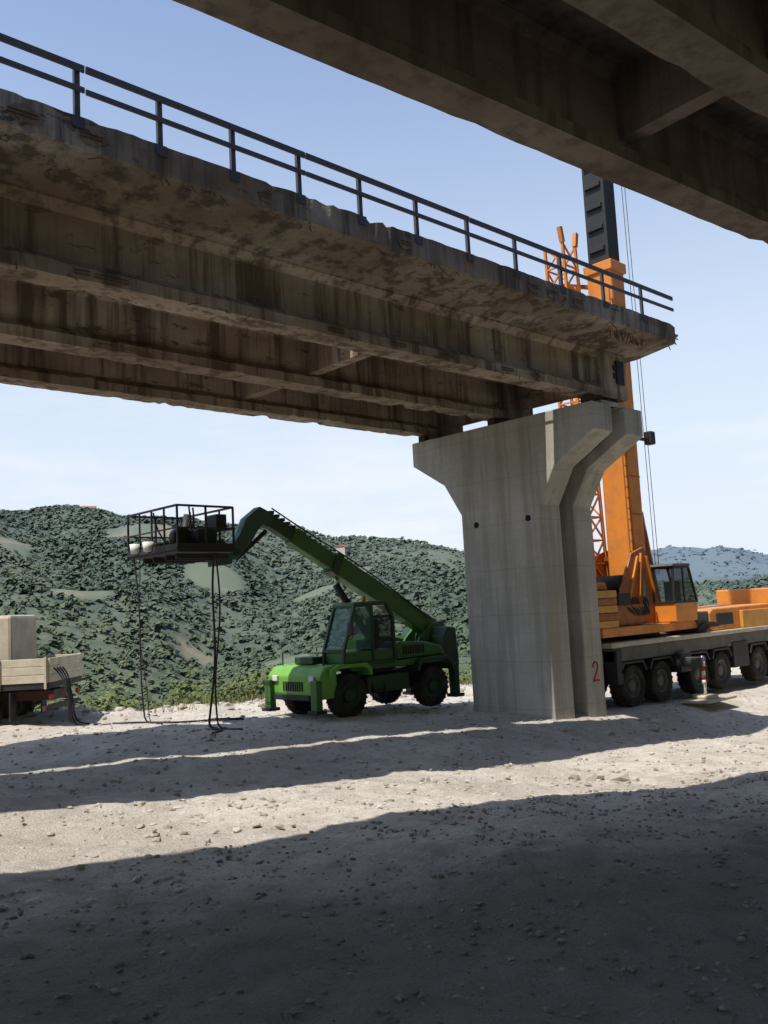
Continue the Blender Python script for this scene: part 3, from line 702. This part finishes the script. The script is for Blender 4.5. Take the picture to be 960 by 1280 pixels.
for s,y in((0,15.25),(1,16.55)):
    prism(C,'boom_foot_plate_%d'%s,[(23.9,2.36),(24.2,3.5),(24.9,4.6),(25.6,4.8),(26.2,3.9),(26.6,2.36)],y-.05,y+.05,M_orgd,.02)
bars(C,'foot_plate_stiffeners',[((24.2,15.17,2.5),(25.2,15.17,4.5),.06,.08),((25.0,15.17,2.5),(25.4,15.17,4.6),.06,.08),((26.3,15.17,2.5),(25.7,15.17,4.5),.06,.08)],M_org)
cyl(C,'winch_drum',(24.55,15.3,3.6),(24.55,16.5,3.6),.33,M_blk,24)
for k in range(7):
    tube(C,'slew_hose_%d'%k,[(23.6+.16*k,15.0,3.2),(24.0+.14*k,14.85,2.8-.1*random.random()),(24.7+.1*k,14.9,2.6),(25.3,15.1,3.2+.15*k)],.025,M_blk)
prism(C,'engine_deck',[(22.0,3.48),(22.1,3.7),(23.0,3.7),(23.1,3.48)],15.0,17.0,M_org,.03)
cx0,cx1=26.0,27.35;cz=2.36
prism(C,'crane_cab_lower',[(cx0,cz),(cx0,cz+.62),(cx1+.1,cz+.62),(cx1,cz)],14.45,15.25,M_org,.03)
segc=[]
top=[(cx0,cz+.62),(cx0+.05,cz+1.75),(cx1-.3,cz+1.75),(cx1+.1,cz+.62)]
for y in(14.48,15.22):
    for i in range(4):
        a,b_=top[i],top[(i+1)%4];segc.append(((a[0],y,a[1]),(b_[0],y,b_[1]),.07,.07))
for a in top: segc.append(((a[0],14.48,a[1]),(a[0],15.22,a[1]),.07,.07))
segc.append(((26.65,14.48,cz+.62),(26.65,14.48,cz+1.75),.05,.05))
bars(C,'crane_cab_frame',segc,M_blk,.008)
prism(C,'crane_cab_roof',[(cx0-.05,cz+1.78),(cx0,cz+1.86),(cx1-.3,cz+1.86),(cx1-.2,cz+1.78)],14.42,15.28,M_grey,.02)
meshobj('crane_cab_side_glass',[(cx0,14.47,cz+.65),(cx1+.08,14.47,cz+.65),(cx1-.3,14.47,cz+1.72),(cx0+.05,14.47,cz+1.72)],[(0,1,2,3)],M_dglass,C)
meshobj('crane_cab_back_glass',[(cx0,14.5,cz+.65),(cx0,15.2,cz+.65),(cx0+.05,15.2,cz+1.72),(cx0+.05,14.5,cz+1.72)],[(0,1,2,3)],M_dglass,C)
meshobj('crane_cab_front_glass',[(cx1+.1,14.5,cz+.65),(cx1+.1,15.2,cz+.65),(cx1-.3,15.2,cz+1.72),(cx1-.3,14.5,cz+1.72)],[(0,1,2,3)],M_glass,C)
box(C,'crane_seat',(26.4,14.65,cz+.5),(26.8,15.05,cz+1.3),M_blk,.05)
prism(C,'carrier_hood',[(28.7,1.93),(28.75,2.55),(29.0,2.68),(33.6,2.72),(33.8,1.93)],14.75,17.2,M_org,.05)
box(C,'hood_vent',(29.2,14.735,2.1),(30.4,14.752,2.5),M_blk,.0)
box(C,'hydraulic_tank',(27.75,14.65,1.93),(28.5,15.9,2.62),M_grey,.04)
box(C,'yellow_locker',(30.9,14.62,1.93),(33.2,14.745,2.55),M_yel,.02)
for k in range(6):
    tube(C,'deck_hose_%d'%k,[(27.6+.1*k,14.6,2.0),(27.9+.15*k,14.5,2.35+.1*random.random()),(28.4+.1*k,14.55,2.1)],.03,M_blk)
prism(C,'driver_cab',[(34.4,1.2),(34.4,3.3),(35.8,3.3),(36.3,2.4),(36.35,1.2)],14.5,17.3,M_org,.05)
b0=Vector((25.75,15.9,2.9));b1=Vector((25.75,15.75,30.0));bd=(b1-b0).normalized()
bar(C,'boom_base_section',b0,b0+bd*11.4,.82,.95,M_org,.06)
bar(C,'boom_collar',b0+bd*11.2,b0+bd*11.55,.95,1.08,M_org,.03)
bar(C,'boom_second_section',b0+bd*11.5,b0+bd*19,.70,.82,M_blk,.05)
bar(C,'boom_second_collar',b0+bd*18.8,b0+bd*19.1,.8,.92,M_blk,.03)
bar(C,'boom_third_section',b0+bd*19,b1,.58,.70,M_blk,.05)
for k in range(9):
    q=b0+bd*(12+.75*k);box(C,'boom_slider_%d'%k,q+Vector((-.44,-.3,-.05)),q+Vector((-.34,.3,.1)),M_blk,.01)
cyl(C,'luffing_cylinder',(26.9,15.6,2.4),(26.35,15.75,6.0),.2,M_orgd);cyl(C,'luffing_rod',(26.35,15.75,6.0),(26.1,15.8,8.2),.12,M_chrome)
bars(C,'boom_side_ladder',[((25.3,15.40,3.6+.35*k),(25.3,15.40,3.62+.35*k),.28,.03) for k in range(28)]+[((25.16,15.40,3.5),(25.16,15.37,13.5),.03,.03),((25.44,15.40,3.5),(25.44,15.37,13.5),.03,.03)],M_orgd)
bars(C,'boom_panel_ribs',[((25.36,15.41,3.4+1.25*k),(26.14,15.41,3.4+1.25*k),.025,.05) for k in range(9)],M_orgd)
for k,yy in enumerate((15.2,15.32,16.2)):
    tube(C,'hoist_rope_%d'%k,[(26.5,yy,4.0),(26.42,yy,16),(26.35,yy,30)],.011,M_blk,False)
l0=Vector((25.1,16.85,3.6));l1=Vector((24.55,16.75,15.1));w=.36
seg=[];n=15
def lp(i,a,b_): 
    q=l0.lerp(l1,i/n);return q+Vector((a*w,b_*w,0))
cs4=[(-1,-1),(1,-1),(1,1),(-1,1)]
for i in range(n):
    for k in range(4):
        a,b_=cs4[k],cs4[(k+1)%4]
        seg.append((lp(i,*a),lp(i+1,*a),.085,.085))
        seg.append((lp(i,*a),lp(i,*b_),.05,.05))
        seg.append(((lp(i,*a) if i%2 else lp(i,*b_)),(lp(i+1,*b_) if i%2 else lp(i+1,*a)),.05,.05))
seg.append((lp(n,-1,-1),lp(n,-1,-1)+Vector((-.1,0,.5)),.14,.14));seg.append((lp(n,1,-1),lp(n,1,-1)+Vector((.1,0,.5)),.14,.14))
bars(C,'lattice_jib',seg,M_org)
bars(C,'jib_brackets',[((24.9,16.8,4.5),(25.6,16.3,4.5),.12,.12),((24.8,16.8,9.5),(25.6,16.3,9.5),.12,.12),((24.65,16.8,13.8),(25.6,16.3,13.8),.12,.12)],M_orgd)
box(C,'work_light',(25.0,14.9,8.2),(25.3,15.2,8.45),M_blk,.03)
box(C,'hook_block',(26.55,15.1,8.25),(26.85,15.4,8.7),M_blk,.05);box(C,'boom_side_lamp_bracket',(26.1,15.2,8.35),(26.6,15.3,8.45),M_blk,.01)

# ------------------------------------------------------------------ TRUCK
K=empty('flatbed_truck',(9.75,22.7,.25),(0,0,math.atan2(.68,-.73)))
wy=1.2
for nm,x in(('rear_wheel',1.75),('front_wheel',5.4)):
    for s in(-1,1): wheel(K,nm+('_a' if s<0 else '_b'),(x,s*(wy-.2),.5),.5,.3,M_grey,lugs=False)
box(K,'chassis_rail',(.15,-.45,.72),(7.0,.45,.98),M_red,.02)
box(K,'underrun_bar',(.1,-1.1,.5),(.2,1.1,.62),M_red,.01)
box(K,'bed_floor',(.0,-wy,1.05),(4.6,wy,1.2),M_blk,.01)
for s in(-1,1):
    for k in range(3): box(K,'sideboard_%d_%d'%(s>0,k),(.02,s*wy-.025,1.205+.2*k),(4.58,s*wy+.025,1.395+.2*k),M_cream,.01)
    bars(K,'stake_%d'%(s>0),[((x,s*(wy+.035),1.05),(x,s*(wy+.035),1.83),.05,.07) for x in(.06,1.2,2.3,3.4,4.5)],M_beige)
    box(K,'tail_lamp_%d'%(s>0),(.0,s*.95-.1,.78),(.06,s*.95+.1,.9),M_redp,.01)
    prism(K,'mudflap_%d'%(s>0),[(.95,.3),(.95,1.0),(.98,1.0),(.98,.3)],s*1.0-.18,s*1.0+.18,M_blk,0)
for k in range(3): box(K,'tailboard_%d'%k,(-.03,-wy+.03,1.205+.2*k),(.02,wy-.03,1.395+.2*k),M_cream,.01)
box(K,'water_tank',(1.05,-.85,1.21),(3.1,.85,2.9),M_beige,.08)
bars(K,'tank_ribs',[((x,-.87,1.25),(x,-.87,2.85),.03,.06) for x in(1.5,2.1,2.7)]+[((x,.87,1.25),(x,.87,2.85),.03,.06) for x in(1.5,2.1,2.7)],M_beige)
prism(K,'truck_cab',[(4.9,.75),(4.9,2.75),(6.2,2.8),(6.75,1.9),(6.85,.7)],-1.1,1.1,M_beige,.06)
meshobj('cab_window',[(5.3,1.104,1.8),(6.2,1.104,1.8),(6.0,1.104,2.55),(5.3,1.104,2.55)],[(0,1,2,3)],M_dglass,K)
meshobj('cab_window_b',[(5.3,-1.104,1.8),(6.2,-1.104,1.8),(6.0,-1.104,2.55),(5.3,-1.104,2.55)],[(0,1,2,3)],M_dglass,K)
for k in range(4):
    a=.3+.2*k
    tube(K,'trailing_hose_%d'%k,[(.3,a,1.7),(-.1,a,1.6),(-.3-.05*k,a+.1,.8),(-.35,a+.1,.2),(-.5-.1*k,a+.3*random.uniform(-1,1),.03),(-.9-.15*k,a+.5*random.uniform(-1,1),.02)],.02,M_blk)
hs=empty('ground_hoses')
for k in range(3):
    x0=9+random.random()*2;y0=20.5+random.random()*1.2;pts=[]
    for i in range(9):
        x=x0+i*.4+.25*math.sin(i*1.3+k);y=y0-.12*i+.35*math.sin(i*.9+k*2)
        pts.append((x,y,zgs(x,y)+.04))
    tube(hs,'hose_%d'%k,pts,.018,M_blk)

# ------------------------------------------------------------------ WORLD / LIGHT
w=bpy.data.worlds.new('World');S.world=w;w.use_nodes=True;nt=w.node_tree
bg=nt.nodes['Background'];sk=nt.nodes.new('ShaderNodeTexSky');sk.sky_type='NISHITA';sk.sun_disc=False
EL=math.radians(64);sk.sun_elevation=EL;sk.sun_rotation=math.radians(-90);sk.altitude=600;sk.air_density=1.1;sk.dust_density=1.6;sk.ozone_density=1.6
tcw=nt.nodes.new('ShaderNodeTexCoord');mp=nt.nodes.new('ShaderNodeMapping');mp.inputs['Scale'].default_value=(1,1,4);nt.links.new(tcw.outputs['Generated'],mp.inputs[0])
sx=nt.nodes.new('ShaderNodeSeparateXYZ');nt.links.new(tcw.outputs['Generated'],sx.inputs[0])
hf=mth(nt,'MULTIPLY',mr(nt,sx.outputs[2],-.02,.72,.97,.12),mr(nt,sx.outputs[1],-.4,.35,0.0,1.0))
base=mix(nt,1.0,sk.outputs[0],(1.35,1.5,1.7),'MULTIPLY')
base=mix(nt,mr(nt,sx.outputs[1],-.7,.3,.6,0.0),base,(.30,.34,.42))
hz=mix(nt,hf,base,(6.7,7.35,8.1))
cl=ramp(nt,noise(nt,mp.outputs[0],3.2,6,.6),.48,.70)
fac=mth(nt,'MULTIPLY',mth(nt,'MULTIPLY',cl,mr(nt,sx.outputs[2],.06,.34,1,0)),mr(nt,sx.outputs[1],-.2,.3,0,.7))
cc=mix(nt,fac,hz,(8.3,8.35,8.4))
nt.links.new(cc,bg.inputs[0]);bg.inputs[1].default_value=.12
L=bpy.data.lights.new('sun','SUN');L.energy=5.0;L.angle=math.radians(.5);L.color=(1,.96,.895)
sd=Vector((math.cos(EL),.025,-math.sin(EL)))
lo_=bpy.data.objects.new('sun',L);lo_.rotation_euler=sd.to_track_quat('-Z','Y').to_euler();link(lo_)

# ------------------------------------------------------------------ CAMERA
d1=Vector((1194,-58,-1110)).normalized();d2=Vector((-1040,-177,-1110)).normalized()
zz=d1.cross(d2).normalized();yy=zz.cross(d1).normalized()
cam=bpy.data.cameras.new('camera');co=bpy.data.objects.new('camera',cam);link(co)
Mx=Matrix((d1,yy,zz)).to_4x4();Mx.translation=Vector((0,0,2.8));co.matrix_world=Mx
cam.sensor_fit='VERTICAL';cam.sensor_height=32;cam.lens=32*1110/1280;cam.clip_start=.1;cam.clip_end=20000
S.camera=co
